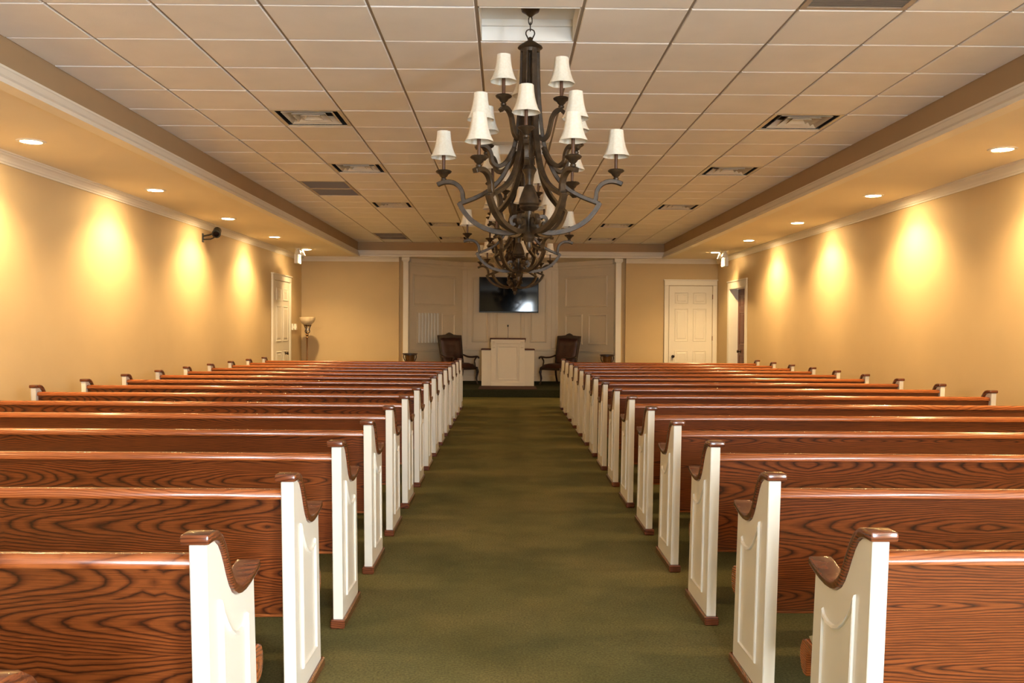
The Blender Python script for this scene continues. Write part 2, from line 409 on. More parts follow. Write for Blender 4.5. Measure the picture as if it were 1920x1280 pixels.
for c in range(-3, 7):
    x = GX+c*T; MB().box(x-.012, x+.012, CB, CF, CZ+DROP, CZ+DROP+.03).build('grid_bar', 'bar', ceil)
for r in range(r0+1, 24):
    y = GY+r*T
    if y > CF-.01: continue
    MB().box(CL, CR, y-.012, y+.012, CZ+DROP+.0005, CZ+DROP+.028).build('grid_bar', 'bar', ceil)
for (c, r) in CHAND:
    x0, y0 = GX+c*T+.012, GY+r*T+.012; x1, y1 = x0+T-.024, y0+T-.024; zt = CZ+.13
    mb = MB(); mb.box(x0, x0+.006, y0, y1, CZ+.002, zt).box(x1-.006, x1, y0, y1, CZ+.002, zt).box(x0, x1, y0, y0+.006, CZ+.002, zt).box(x0, x1, y1-.006, y1, CZ+.002, zt).box(x0, x1, y0, y1, zt, zt+.006)
    mb.box(x0+.006, x1-.006, y0+.006, y0+.03, zt-.04, zt).box(x0+.006, x1-.006, y1-.03, y1-.006, zt-.04, zt)
    mb.build('fixture_recess', 'recess', ceil)

# mouldings
def extrude_y(prof, x, sgn, y0, y1, name, mat='trim'):
    return MB().prism([(x+sgn*a, z) for a, z in prof], 'y', y0, y1).build(name, mat, smooth=False)
def extrude_x(prof, y, sgn, x0, x1, name, mat='trim'):
    return MB().prism([(y+sgn*a, z) for a, z in prof], 'x', x0, x1).build(name, mat)
crown = [(0, SZ-.100), (.012, SZ-.100), (.015, SZ-.084), (.022, SZ-.078), (.028, SZ-.060), (.046, SZ-.036), (.062, SZ-.026), (.066, SZ-.014), (.082, SZ-.011), (.082, SZ), (0, SZ)]
band = [(0, SZ+.125), (.010, SZ+.122), (.012, SZ+.105), (.022, SZ+.095), (.040, SZ+.045), (.060, SZ+.018), (.060, SZ-.012), (-.055, SZ-.012), (-.055, SZ-.001), (0, SZ-.001)]
k = 1
for o, lb in [(extrude_y(crown, WL, 1, WB, WF, 'trim_1'), 'white crown moulding along the top of the left wall'),
              (extrude_y(crown, WR, -1, WB, WF, 'trim_2'), 'white crown moulding along the top of the right wall'),
              (extrude_x(crown, WF, -1, WL, SLOT_L, 'trim_3'), 'white crown moulding on the far wall left of the alcove'),
              (extrude_x(crown, WF, -1, SLOT_R, WR, 'trim_4'), 'white crown moulding on the far wall right of the alcove'),
              (extrude_y(band, CL, 1, CB, CF, 'trim_5'), 'white moulding on the left edge of the raised ceiling'),
              (extrude_y(band, CR, -1, CB, CF, 'trim_6'), 'white moulding on the right edge of the raised ceiling'),
              (extrude_x(band, CF, -1, CL, CR, 'trim_7'), 'white moulding across the far edge of the raised ceiling')]:
    struct(o, lb, 'moulding')
base = [(0, 0), (.016, 0), (.016, .09), (.008, .115), (0, .115)]
for nm, o, lb in [('baseboard_left', extrude_y(base, WL, 1, WB, 16.6, 'baseboard_left', 'white'), 'white skirting along the left wall'),
                  ('baseboard_right', extrude_y(base, WR, -1, WB, 16.5, 'baseboard_right', 'white'), 'white skirting along the right wall'),
                  ('baseboard_front', extrude_x(base, WF, -1, WL, SLOT_L, 'baseboard_front', 'white'), 'white skirting along the far wall left of the alcove')]:
    struct(o, lb, 'skirting')

# alcove: posts, canted walls with panels, back wall
PX_L, PX_R = (-2.235, -2.12), (2.385, 2.505)
for i, (a, b_) in enumerate((PX_L, PX_R)):
    po = MB(); po.box(a, b_, WF-.06, WF+.42, 0, SZ-.10); 
    po.box(a-.012, b_+.012, WF-.072, WF+.43, SZ-.10, SZ-.075); po.box(a-.03, b_+.03, WF-.09, WF+.45, SZ-.075, SZ-.001)
    struct(po.build('trim_%d' % (8+i), 'white', bevel=.004), 'square white post at the %s side of the alcove' % ('left' if i == 0 else 'right'), 'post')
AL, AR = -1.02, 1.22
def canted(p0, p1, name, label):
    """wall from p0 (back) to p1 (front); returns object and frame placing (u, z, h)"""
    d = Vector((p1[0]-p0[0], p1[1]-p0[1], 0)); L = d.length; d.normalize()
    n = Vector((-d.y, d.x, 0))
    if n.y > 0: n = -n
    o3 = Vector((p0[0], p0[1], 0))
    def P(u, z, h): q = o3+d*u+n*h; return (q.x, q.y, z)
    mb = MB(); vs = [P(0, 0, 0), P(L, 0, 0), P(L, 0, -.1), P(0, 0, -.1), P(0, SZ, 0), P(L, SZ, 0), P(L, SZ, -.1), P(0, SZ, -.1)]
    mb.add(vs, [(0, 3, 2, 1), (4, 5, 6, 7), (0, 1, 5, 4), (1, 2, 6, 5), (2, 3, 7, 6), (3, 0, 4, 7)])
    o = mb.build(name, 'panelling'); struct(o, label, 'wall')
    return o, P, L
STEPS = [(0, 0), (0.0, .010), (.018, .022), (.032, .020), (.050, .004)]
def panels(o, P, rects):
    for r in rects: raised(rect(*r), STEPS, P).build('panel', 'panelling', o)
def rails(o, P, L):
    def strip(z0, z1, h, nm):
        vs = [P(0, z0, 0), P(L, z0, 0), P(L, z0, h), P(0, z0, h), P(0, z1, 0), P(L, z1, 0), P(L, z1, h), P(0, z1, h)]
        MB().add(vs, [(0, 3, 2, 1), (4, 5, 6, 7), (0, 1, 5, 4), (1, 2, 6, 5), (2, 3, 7, 6), (3, 0, 4, 7)]).build(nm, 'panelling', o, bevel=.004)
    strip(.865, .905, .03, 'chair_rail'); strip(SZ-.16, SZ-.10, .03, 'frieze_moulding'); strip(SZ-.10, SZ-.001, .075, 'cornice'); strip(PLZ, PLZ+.13, .018, 'skirting')
oR, PR, LR = canted((AR, AY), (2.40, WF+.25), 'wall_alcove_right', 'canted cream panelled wall on the right of the alcove')
panels(oR, PR, [(LR*.13, LR*.88, 1.88, 2.58), (LR*.13, LR*.45, 1.03, 1.72), (LR*.55, LR*.88, 1.03, 1.72)]); rails(oR, PR, LR)
oL, PL, LL = canted((AL, AY), (-2.14, WF+.25), 'wall_alcove_left', 'canted cream panelled wall on the left of the alcove')
panels(oL, PL, [(LL*.14, LL*.93, 1.88, 2.58), (LL*.14, LL*.40, 1.03, 1.72)]); rails(oL, PL, LL)
oC = MB().box(AL, AR, AY, AY+.1, 0, SZ).build('wall_alcove_back', 'panelling'); struct(oC, 'cream panelled wall at the back of the alcove behind the screen', 'wall')
def PC(u, z, h): return (u, AY-h, z)
panels(oC, PC, [(-.80, -.415, 1.06, 2.58), (-.235, .385, 1.06, 2.58), (.565, .96, 1.06, 2.58)])
for x0, x1 in ((-.375, -.275), (.425, .525), (-1.01, -.90), (1.06, 1.17)):
    raised(rect(x0, x1, .92, 2.74), [(0, 0), (0, .02), (.012, .026)], PC).build('pilaster', 'panelling', oC)
for z0, z1, h, nm in ((.865, .905, .035, 'chair_rail'), (SZ-.16, SZ-.10, .035, 'frieze_moulding'), (SZ-.10, SZ-.001, .08, 'cornice'), (PLZ, PLZ+.13, .018, 'skirting')):
    MB().box(AL, AR, AY-h, AY, z0, z1).build(nm, 'panelling', oC, bevel=.004)
# white slatted grille on the left canted wall
sg = thing('slatted_grille', 'white grille of upright slats on the left alcove panelling', 'grille')
u0, u1, z0, z1 = LL*.46, LL*.86, 1.03, 1.74
obox(PL, u0, u1, z0, z1, .001, .02).build('backing', 'panelling', sg)
for q in range(7):
    uu = u0+.02+(u1-u0-.10)*q/6
    obox(PL, uu, uu+.055, z0+.02, z1-.02, .02, .05).build('slat', 'plate', sg, bevel=.008)

# platform
pf = MB().box(-1.95, 2.15, 17.85, AY, 0, PLZ).build('floor_platform', 'carpet_dark', bevel=.01); struct(pf, 'low dark green carpeted platform in front of the alcove', 'platform')

# ------------------------------------------------------------------ doors
def six_panels(P, W_, H_):
    s = W_*.13; m_ = W_*.11; pw = (W_-2*s-m_)/2
    out = []
    for k in range(2):
        a = s+k*(pw+m_)
        for z0, z1 in ((.115, .40), (.485, .79), (.835, .94)): out.append((a, a+pw, z0*H_, z1*H_))
    return out
DSTEP = [(0, .0005), (.012, -.008), (.03, -.008), (.055, .004)]
def door(name, label, P, W_, H_, leaf_mat, knob_u, casing=True, knob_z=.82):
    """P(u, z, h): u along the door, h out of the wall"""
    d = bpy.data.objects.new(name, None); C.objects.link(d); struct(d, label, 'door')
    leaf = obox(P, 0, W_, .008, H_, -.025, 0).build('door_leaf', leaf_mat, d)
    for r in six_panels(P, W_, H_):
        raised(rect(*r), [(0, .0), (.0, .002), (.010, .010), (.022, .003), (.05, .003), (.062, .009)], P).build('panel', leaf_mat, leaf)
    if knob_u is not None:
        q = P(knob_u, knob_z, .03)
        kb = MB(); dirv = Vector(P(0, 0, 1))-Vector(P(0, 0, 0))
        kb.tube([P(knob_u, knob_z, 0), P(knob_u, knob_z, .012), P(knob_u, knob_z, .014), P(knob_u, knob_z, .035), P(knob_u, knob_z, .04), P(knob_u, knob_z, .055), P(knob_u, knob_z, .07), P(knob_u, knob_z, .074)], [.032, .032, .012, .012, .026, .032, .026, .01], 12)
        kb.build('door_knob', 'knob', leaf, smooth=True)
    if casing:
        cw = .095
        for a, b_, z0, z1, nm in ((-cw-.012, -.012, 0, H_+.012, 'casing'), (W_+.012, W_+.012+cw, 0, H_+.012, 'casing'), (-cw-.012, W_+.012+cw, H_+.012, H_+.012+cw+.01, 'casing')):
            obox(P, a, b_, z0, z1, -.028, .014).build(nm, 'white', d, bevel=.005)
        obox(P, -cw-.03, W_+.03+cw, H_+.012+cw+.01, H_+.012+cw+.035, -.028, .03).build('casing_cap', 'white', d, bevel=.004)
    return d
XD = 3.585*19.35/19.5
d2 = door('door_2', 'white six panel door in the far wall at the right', lambda u, z, h: (XD+u, WF-.03-h, z), .935, 2.335, 'white', .085, knob_z=.80)
for z in (.25, 1.2, 2.1):
    MB().box(XD+.937, XD+.950, WF-.052, WF-.028, z-.05, z+.05).build('hinge', 'brass', d2)
d1 = door('door_1', 'white panelled door in the left wall near the far corner', lambda u, z, h: (WL+.03+h, 16.95+u, z), 1.22, 2.28, 'white', .86, knob_z=.86)
# right: dark wooden door recessed in its opening
d3 = door('door_3', 'dark wooden panelled door recessed in the right wall', lambda u, z, h: (WR+.17-h, RD[0]+.03+u, z), RD[1]-RD[0]-.06, RD[3]-.03, 'mahog', .98, casing=False, knob_z=.95)
for y0, y1, z0, z1 in ((RD[0]-.10, RD[0], 0, RD[3]), (RD[1], RD[1]+.10, 0, RD[3]), (RD[0]-.10, RD[1]+.10, RD[3], RD[3]+.11)):
    MB().box(WR-.022, WR+.002, y0, y1, z0, z1).build('casing', 'white', d3, bevel=.005)
MB().box(WR-.035, WR+.002, RD[0]-.12, RD[1]+.12, RD[3]+.11, RD[3]+.14).build('casing_cap', 'white', d3, bevel=.004)
for y0, y1, z0, z1 in ((RD[0]-.001, RD[0]+.028, 0, RD[3]), (RD[1]-.028, RD[1]+.001, 0, RD[3]), (RD[0], RD[1], RD[3]-.028, RD[3]+.001)):
    MB().box(WR-.02, WR+.2, y0, y1, z0, z1).build('jamb', 'white', d3)

# ------------------------------------------------------------------ pews
PROF = [(0, .853), (.04, .853), (.068, .847), (.092, .832), (.115, .806), (.138, .772), (.160, .735), (.185, .700), (.213, .672), (.245, .655), (.280, .647), (.320, .645), (.365, .649), (.423, .660)]
def make_pew(sgn):
    """local: aisle face at x=0, pew runs to x=-sgn*... (sgn=-1: to the left). near edge y=0"""
    root = bpy.data.objects.new('pew', None); C.objects.link(root)
    th = .045
    for e, (xo, out) in enumerate(((0, -sgn), (sgn*PEW_L, sgn))):
        xi = xo - out*th
        x0, x1 = min(xo, xi), max(xo, xi)
        poly = [(.058, .04)] + PROF + [(.486, .04)]
        en = MB().prism(poly, 'x', x0, x1).build('pew_end', 'white', root, bevel=.003)
        # cap following the curve
        top = [(-.012, .853)] + PROF[1:-1] + [(.423, .661), (.468, .672)]
        tk = .028; up = []
        for i, q in enumerate(top):
            a = top[max(i-1, 0)]; b_ = top[min(i+1, len(top)-1)]
            dx, dz = b_[0]-a[0], b_[1]-a[1]; l = math.hypot(dx, dz); up.append((q[0]-dz/l*tk, q[1]+dx/l*tk))
        up[0] = (-.012, .853+tk)
        ov_in, ov_out = .020, .010
        ca, cb = (xo+out*ov_out, xi-out*ov_in)
        MB().prism(top + up[::-1], 'x', min(ca, cb), max(ca, cb)).build('armrest_cap', 'cap', en, bevel=.008, segs=2, smooth=True)
        MB().box(x0-.011, x1+.011, .040, .512, 0, .042).build('plinth', 'cap', en, bevel=.006)
        pp = [(.146, .128), (.384, .122), (.350, .572), (.335, .556), (.300, .546), (.262, .547), (.225, .560), (.190, .583), (.158, .615), (.130, .648), (.104, .684)]
        raised(pp, [(0, 0), (.002, .007), (.009, .009), (.013, .002), (.020, .0012)], lambda u, v, h: (xo+out*(h+.0002), u, v)).build('raised_panel', 'white', en)
    xa, xb = sorted((sgn*(th-.002), sgn*(PEW_L-th+.002)))
    bk = MB().prism([(.040, .792), (.095, .350), (.118, .350), (.066, .792)], 'x', xa, xb).build('back_board', 'oak', root, bevel=.003)
    rl = [(.018, .785), (.018, .806), (.026, .817), (.040, .820), (.066, .818), (.076, .809), (.078, .785)]
    MB().prism(rl, 'x', xa, xb).build('top_rail', 'rail', bk, bevel=.004, smooth=True)
    st = [(.105, .335), (.105, .360), (.45, .378), (.63, .376), (.665, .365), (.685, .335), (.688, .300), (.675, .268), (.65, .250), (.625, .252), (.615, .335)]
    se = MB().prism(st, 'x', xa, xb).build('seat', 'rail', root, bevel=.004, smooth=True)
    MB().prism([(.12, .363), (.45, .381), (.58, .380), (.61, .392), (.58, .405), (.45, .408), (.12, .392)], 'x', xa+.004, xb-.004).build('seat_cushion', 'cushion', se, smooth=True)
    return root
ORD = ['nearest', 'second', 'third', 'fourth', 'fifth', 'sixth', 'seventh', 'eighth', 'ninth', 'tenth', 'eleventh', 'twelfth', 'thirteenth', 'fourteenth', 'fifteenth', 'farthest']
for side, sgn, X0, Y0, S in (('left', -1, XL, YL, SL), ('right', 1, XR, YR, SR)):
    proto = make_pew(sgn)
    first = -1 if side == 'left' else 0          # the left block has one row more towards the camera
    for i in range(first, 15):
        o = proto if i == first else copy_tree(proto)
        o.location = (X0, Y0+i*S-(.03 if i == -1 else 0), 0)
        n = i-first
        row = 'nearest the camera' if n == 0 else 'farthest from the camera' if i == 14 else ORD[n]+' row from the camera'
        tag(o, 'oak pew with white end, %s of the aisle, %s' % (side, row), 'pew', 'rows of oak pews')

# ------------------------------------------------------------------ downlights
lens_me = MB().lathe([(0, 0), (.082, 0), (.082, .004), (0, .004)], 24).mesh('lens')
ring_me = MB().lathe([(.082, .0), (.082, -.006), (.088, -.009), (.112, -.006), (.116, 0)], 28, closed=True).mesh('trim_ring', smooth=True)
sd = bpy.data.lights.new('downlight_beam', 'SPOT'); sd.energy = SPOT_W; sd.color = SPOT_COL
sd.spot_size = math.radians(134); sd.spot_blend = 0.65; sd.shadow_soft_size = 0.05
near = ['second behind the view', 'first behind the view', 'nearest in view', 'second in view', 'third in view', 'fourth in view', 'farthest, beside the exit fixture']
for side, x in (('left', LX_L), ('right', LX_R)):
    for i, y in enumerate(LY):
        lb = 'round recessed downlight lit over the %s pews, %s' % (side, near[i])
        t = thing('recessed_downlight', lb, 'downlight', (x, y, SZ-.001), 0, 'soffit downlights')
        obj('lens', lens_me, 'lens', t, (0, 0, -.006)); obj('trim_ring', ring_me, 'plate', t)
        lo = bpy.data.objects.new('downlight_beam', sd); C.objects.link(lo); lo.parent = t; lo.location = (0, 0, -.02)

# ------------------------------------------------------------------ ceiling vents
dn = {(-2, 4): 'square ceiling diffuser nearest the camera, left of the chandeliers', (-2, 8): 'square ceiling diffuser second from the camera on the left', (-2, 13): 'square ceiling diffuser third from the camera on the left',
      (-1, 17): 'square ceiling diffuser fourth from the camera on the left', (-1, 21): 'square ceiling diffuser farthest on the left by the far moulding',
      (5, 4): 'square ceiling diffuser nearest the camera, right of the chandeliers', (5, 8): 'square ceiling diffuser second from the camera on the right', (5, 13): 'square ceiling diffuser third from the camera on the right',
      (4, 17): 'square ceiling diffuser fourth from the camera on the right', (4, 21): 'square ceiling diffuser farthest on the right by the far moulding'}
def sq_ring(a0, z0, a1, z1, th=.004):
    mb = MB(); vs = []
    for a, z in ((a0, z0), (a1, z1), (a1, z1+th), (a0, z0+th)): vs += [(-a, -a, z), (a, -a, z), (a, a, z), (-a, a, z)]
    fs = []
    for k in range(4):
        for i in range(4): fs.append((k*4+i, k*4+(i+1) % 4, ((k+1) % 4)*4+(i+1) % 4, ((k+1) % 4)*4+i))
    return mb.add(vs, fs)
dm = {'frame': sq_ring(.300, .0, .268, .0, .008).mesh('frame'), 'cone': [sq_ring(.222, .002, .160, .058).mesh('louvre_cone'), sq_ring(.148, .004, .095, .056).mesh('louvre_cone'), sq_ring(.084, .006, .045, .050).mesh('louvre_cone')],
      'plate': MB().prism(rect(-.04, .04, -.04, .04), 'z', .03, .036).mesh('centre_plate'), 'duct': MB().box(-.27, .27, -.27, .27, .085, .09).add([(x, y, z) for z in (.006, .088) for x, y in ((-.268, -.268), (.268, -.268), (.268, .268), (-.268, .268))], [(0, 1, 5, 4), (1, 2, 6, 5), (2, 3, 7, 6), (3, 0, 4, 7)]).mesh('duct_back')}
for (c, r), lb in dn.items():
    t = thing('ceiling_diffuser', lb, 'vent', (GX+(c+.5)*T, GY+(r+.5)*T, CZ+.001), 0, 'ceiling diffusers')
    obj('frame', dm['frame'], 'vent', t); obj('centre_plate', dm['plate'], 'vent', t); obj('duct_back', dm['duct'], 'dark', t)
    for me in dm['cone']: obj('louvre_cone', me, 'vent', t)
gn = {(-3, 10): 'slatted return grille on the left of the ceiling, nearer of the adjoining pair', (-3, 11): 'slatted return grille on the left of the ceiling, farther of the adjoining pair', (-3, 20): 'slatted return grille at the far left of the ceiling, nearer one', (-3, 21): 'slatted return grille at the far left of the ceiling, by the far moulding', (4, -1): 'slatted return grille at the top right, nearest the camera'}
gframe = sq_ring(.300, 0, .268, 0, .008).mesh('frame'); gslat = MB().prism([(-.010, .0), (-.007, .0), (.010, .016), (.007, .016)], 'x', -.268, .268).mesh('slat')
gback = MB().box(-.27, .27, -.27, .27, .03, .034).mesh('duct_back')
for (c, r), lb in gn.items():
    t = thing('return_grille', lb, 'vent', (GX+(c+.5)*T, GY+(r+.5)*T, CZ+.001), 0, 'return grilles')
    obj('frame', gframe, 'grille', t); obj('duct_back', gback, 'dark', t)
    for q in range(24): obj('slat', gslat, 'grille', t, (0, -.258+q*.0224, 0))

# ------------------------------------------------------------------ chandeliers
def catmull(pts, n=6):
    out = []
    P_ = [pts[0]] + list(pts) + [pts[-1]]
    for i in range(1, len(P_)-2):
        p0, p1, p2, p3 = P_[i-1], P_[i], P_[i+1], P_[i+2]
        for k in range(n):
            t = k/n
            out.append(tuple(0.5*((2*p1[j])+(-p0[j]+p2[j])*t+(2*p0[j]-5*p1[j]+4*p2[j]-p3[j])*t*t+(-p0[j]+3*p1[j]-3*p2[j]+p3[j])*t*t*t) for j in range(len(p1))))
    out.append(tuple(pts[-1])); return out
def make_chandelier():
    """origin at ceiling recess top z=0 world offset added by caller; heights here are z above eye level H0"""
    H0 = CAM_H
    root = bpy.data.objects.new('chandelier', None); C.objects.link(root)
    Z = lambda z: z + H0
    zc = CZ+.13
    MB().lathe([(0, zc), (.062, zc), (.066, zc-.012), (.060, zc-.02), (.052, zc-.045), (.03, zc-.058), (.012, zc-.075), (0, zc-.08)], 20).build('ceiling_canopy', 'bronze', root, smooth=True)
    def link(cz, rx, rz_, rot, r=.0035):
        pts = [(rx*math.cos(a)*math.cos(rot), rx*math.cos(a)*math.sin(rot), cz+rz_*math.sin(a)) for a in [2*PI*k/14 for k in range(14)]]
        return MB().tube(pts, r, 6, close=True)
    link(zc-.098, .011, .026, 0).build('chain_link', 'chain', root, smooth=True)
    link(zc-.135, .011, .026, PI/2).build('chain_link', 'chain', root, smooth=True)
    hk = [(0, 0, zc-.150), (.020, 0, zc-.158), (.026, 0, zc-.178), (.016, 0, zc-.200), (.008, 0, zc-.222), (.004, 0, zc-.235), (-.004, 0, zc-.235), (-.008, 0, zc-.222), (-.016, 0, zc-.200), (-.026, 0, zc-.178), (-.020, 0, zc-.158)]
    MB().tube(catmull(hk + [hk[0]], 3)[:-1], .004, 6, close=True).build('hook', 'chain', root, smooth=True)
    t0 = 1.697
    MB().lathe([(0, Z(t0+.05)), (.010, Z(t0+.048)), (.014, Z(t0+.03)), (.03, Z(t0+.02)), (.072, Z(t0-.008)), (.076, Z(t0-.016)), (.060, Z(t0-.026)), (.058, Z(t0-.045)), (.050, Z(t0-.05)), (0, Z(t0-.05))], 18).build('top_cap', 'bronze', root, smooth=True)
    MB().lathe([(0, Z(1.69)), (.022, Z(1.69)), (.022, Z(1.10)), (.035, Z(1.08)), (.022, Z(1.05)), (.028, Z(.98)), (.045, Z(.95)), (.030, Z(.92)), (.022, Z(.86)), (.030, Z(.85)), (.046, Z(.81)), (.058, Z(.775)), (.064, Z(.745)), (.055, Z(.735)), (.060, Z(.725)), (.050, Z(.712)), (.026, Z(.70)), (.022, Z(.66)), (.030, Z(.60)), (.042, Z(.575)), (.030, Z(.56)), (.038, Z(.545)), (.030, Z(.525)), (.018, Z(.515)), (.020, Z(.49)), (.012, Z(.47)), (0, Z(.462))], 18).build('central_column', 'bronze', root, smooth=True)
    sp = catmull([(.046, Z(1.685)), (.050, Z(1.50)), (.060, Z(1.32)), (.085, Z(1.12)), (.140, Z(.95)), (.215, Z(.85)), (.31, Z(.79)), (.425, Z(.745))], 5)
    strap_me = MB().strap(sp, .034, .024).mesh('strap', bevel=.003)
    lower = catmull([(.425, Z(.752)), (.395, Z(.70)), (.345, Z(.645)), (.27, Z(.600)), (.18, Z(.575)), (.105, Z(.572)), (.06, Z(.590)), (.046, Z(.625)), (.06, Z(.662)), (.092, Z(.668)), (.108, Z(.645)), (.098, Z(.622)), (.082, Z(.628))], 5)
    nb = len(lower)
    low_me = MB().strap(lower, [.036*(1-.45*max(0, (i-nb*.45)/(nb*.55))) for i in range(nb)], [.028*(1-.45*max(0, (i-nb*.45)/(nb*.55))) for i in range(nb)]).mesh('lower_scroll', bevel=.003)
    sarm = catmull([(.385, Z(.755)), (.400, Z(.775)), (.405, Z(.815)), (.425, Z(.852)), (.465, Z(.876)), (.515, Z(.878)), (.558, Z(.862))], 5)
    sarm_me = MB().strap(sarm, .034, .026).mesh('lower_arm', bevel=.003)
    marm = catmull([(.100, Z(1.075)), (.150, Z(.99)), (.205, Z(.955)), (.245, Z(.975)), (.255, Z(1.02)), (.275, Z(1.055)), (.315, Z(1.068)), (.350, Z(1.05))], 5)
    marm_me = MB().strap(marm, .030, .024).mesh('middle_arm', bevel=.003)
    uarm = catmull([(.060, Z(1.15)), (.085, Z(1.125)), (.115, Z(1.15)), (.130, Z(1.20)), (.142, Z(1.25)), (.165, Z(1.285)), (.195, Z(1.295)), (.222, Z(1.272))], 5)
    uarm_me = MB().strap(uarm, .028, .022).mesh('upper_arm', bevel=.003)
    cup_me = MB().lathe([(0, .0), (.016, .002), (.018, .012), (.012, .018), (.022, .028), (.030, .040), (.046, .050), (.050, .057), (.044, .063), (.012, .063), (0, .063)], 12).mesh('drip_cup', smooth=True)
    can_me = MB().lathe([(0, .06), (.0105, .06), (.0105, .185), (.006, .19), (.006, .20), (.013, .205), (.015, .225), (.008, .25), (0, .255)], 10).mesh('candle_sleeve', smooth=True)
    shp = [(.083, .142), (.079, .149), (.068, .170), (.058, .198), (.050, .230), (.045, .262), (.042, .298)]
    sh_me = MB().shell(shp, 32, rib=.05, nrib=8).mesh('shade', smooth=True)
    def light(par, x, z):
        obj('drip_cup', cup_me, 'bronze', par, (x, 0, z)); obj('candle_sleeve', can_me, 'candle', par, (x, 0, z)); obj('shade', sh_me, 'shade', par, (x, 0, z), random.uniform(0, 1))
    for k in range(6):
        a = math.radians(-4+60*k)
        obj('strap', strap_me, 'bronze', root, (0, 0, 0), a)
        obj('lower_scroll', low_me, 'bronze', root, (0, 0, 0), a)
        ar = obj('lower_arm', sarm_me, 'bronze', root, (0, 0, 0), a); light(ar, .520, Z(.886))
        a2 = math.radians(25+60*k)
        ar = obj('middle_arm', marm_me, 'bronze', root, (0, 0, 0), a2); light(ar, .322, Z(1.075))
    for k in range(3):
        ar = obj('upper_arm', uarm_me, 'bronze', root, (0, 0, 0), math.radians(-22-120*k)); light(ar, .200, Z(1.303))
    return root
ch = make_chandelier()
for i, (r, lb) in enumerate(((0, 'nearest and largest bronze chandelier with three tiers of cream shades'), (6, 'middle bronze chandelier, half hidden behind the nearest one'), (12, 'farthest bronze chandelier, hanging in front of the screen'))):
    o = ch if i == 0 else copy_tree(ch)
    o.location = (GX+1.5*T+(.012 if i == 0 else 0), GY+(r+.5)*T, 0); o.rotation_euler = (0, 0, math.radians((0, 9, -14)[i]))
    tag(o, lb, 'chandelier', 'bronze chandeliers over the aisle')

# ------------------------------------------------------------------ platform furniture
# pulpit
px0, px1, pc0, pc1 = -.515, .612, -.312, .405
PY = 18.95
pu = thing('pulpit', 'white wooden pulpit with dark top and low side wings', 'pulpit', (0, PY, PLZ))
zw, zt = .948-PLZ, 1.185-PLZ
MB().box(px0, pc0+.02, .06, .46, 0, zw-.025).build('wing', 'pulpit', pu, bevel=.004)
MB().box(pc1-.02, px1, .06, .46, 0, zw-.025).build('wing', 'pulpit', pu, bevel=.004)
MB().box(px0-.015, pc0+.001, .04, .48, zw-.025, zw).build('wing_top', 'satin', pu, bevel=.006)
MB().box(pc1-.001, px1+.015, .04, .48, zw-.025, zw).build('wing_top', 'satin', pu, bevel=.006)
bd = MB(); bd.prism([(.02, 0), (.5, 0), (.5, zt-.105), (.02, zt-.03)], 'x', pc0, pc1); bd.build('body', 'pulpit', pu, bevel=.004)
for x0, x1 in ((pc0, pc0+.115), (pc1-.115, pc1)):
    MB().box(x0, x1, -.012, .02, 0, zt-.12).build('corner_stile', 'pulpit', pu, bevel=.004)
    MB().prism([(-.055, zt-.055), (-.06, zt-.07), (-.045, zt-.10), (-.03, zt-.15), (-.028, zt-.20), (-.015, zt-.215), (.0, zt-.22), (.0, zt-.055)], 'x', x0+.03, x1-.03).build('corbel', 'pulpit', pu)
MB().box(pc0-.005, pc1+.005, -.02, .02, zt-.12, zt-.03).build('frieze', 'pulpit', pu, bevel=.004)
MB().box(pc0, pc1, -.02, .02, 0, .09).build('skirting', 'pulpit', pu, bevel=.004)
raised(rect(pc0+.14, pc1-.14, .13, zt-.17), [(0, 0), (0, .014), (.018, .016), (.03, .004), (.06, .004)], lambda u, v, h: (u, .02-h, v)).build('front_panel', 'pulpit', pu)
MB().prism([(-.045, zt-.03), (.52, zt-.11), (.52, zt-.08), (-.045, zt)], 'x', pc0-.025, pc1+.025).build('top', 'satin', pu, bevel=.006)
mc = thing('microphone', 'thin gooseneck microphone standing on the pulpit top', 'microphone', (.05, PY+.25, 1.148))
MB().lathe([(0, 0), (.028, 0), (.028, .012), (.008, .018), (.004, .02), (0, .02)], 14).build('base', 'black', mc, smooth=True)
MB().tube([(0, 0, .015), (.002, 0, .15), (0, -.01, .25), (-.004, -.02, .285)], .004, 8).build('gooseneck', 'black', mc)
MB().lathe([(0, .27), (.008, .272), (.015, .285), (.016, .302), (.010, .316), (0, .32)], 12, (-.004, -.02, 0)).build('mic_head', 'black', mc, smooth=True)
rg = MB().box(-.55, .64, 17.93, 18.88, PLZ, PLZ+.008).build('rug', 'rug', bevel=.002); tag(rg, 'wine red mat on the platform in front of the pulpit', 'mat')
# screen
tv = thing('wall_screen', 'black flat television screen mounted on the alcove wall', 'television', (.066, AY-.05, 2.165))
tw, thh = .690, .412
MB().box(-tw+.1, tw-.1, -.02, .05, -thh+.1, thh-.1).build('mount', 'black', tv)
MB().box(-tw, tw, -.075, -.02, -thh, thh).build('housing', 'black', tv, bevel=.006)
MB().box(-tw+.018, tw-.018, -.0775, -.070, -thh+.03, thh-.018).build('screen', 'screen', tv)
for x0, x1, z0, z1 in ((-tw, -tw+.018, -thh, thh), (tw-.018, tw, -thh, thh), (-tw, tw, thh-.018, thh), (-tw, tw, -thh, -thh+.03)):
    MB().box(x0, x1, -.082, -.070, z0, z1).build('bezel', 'black', tv, bevel=.002)
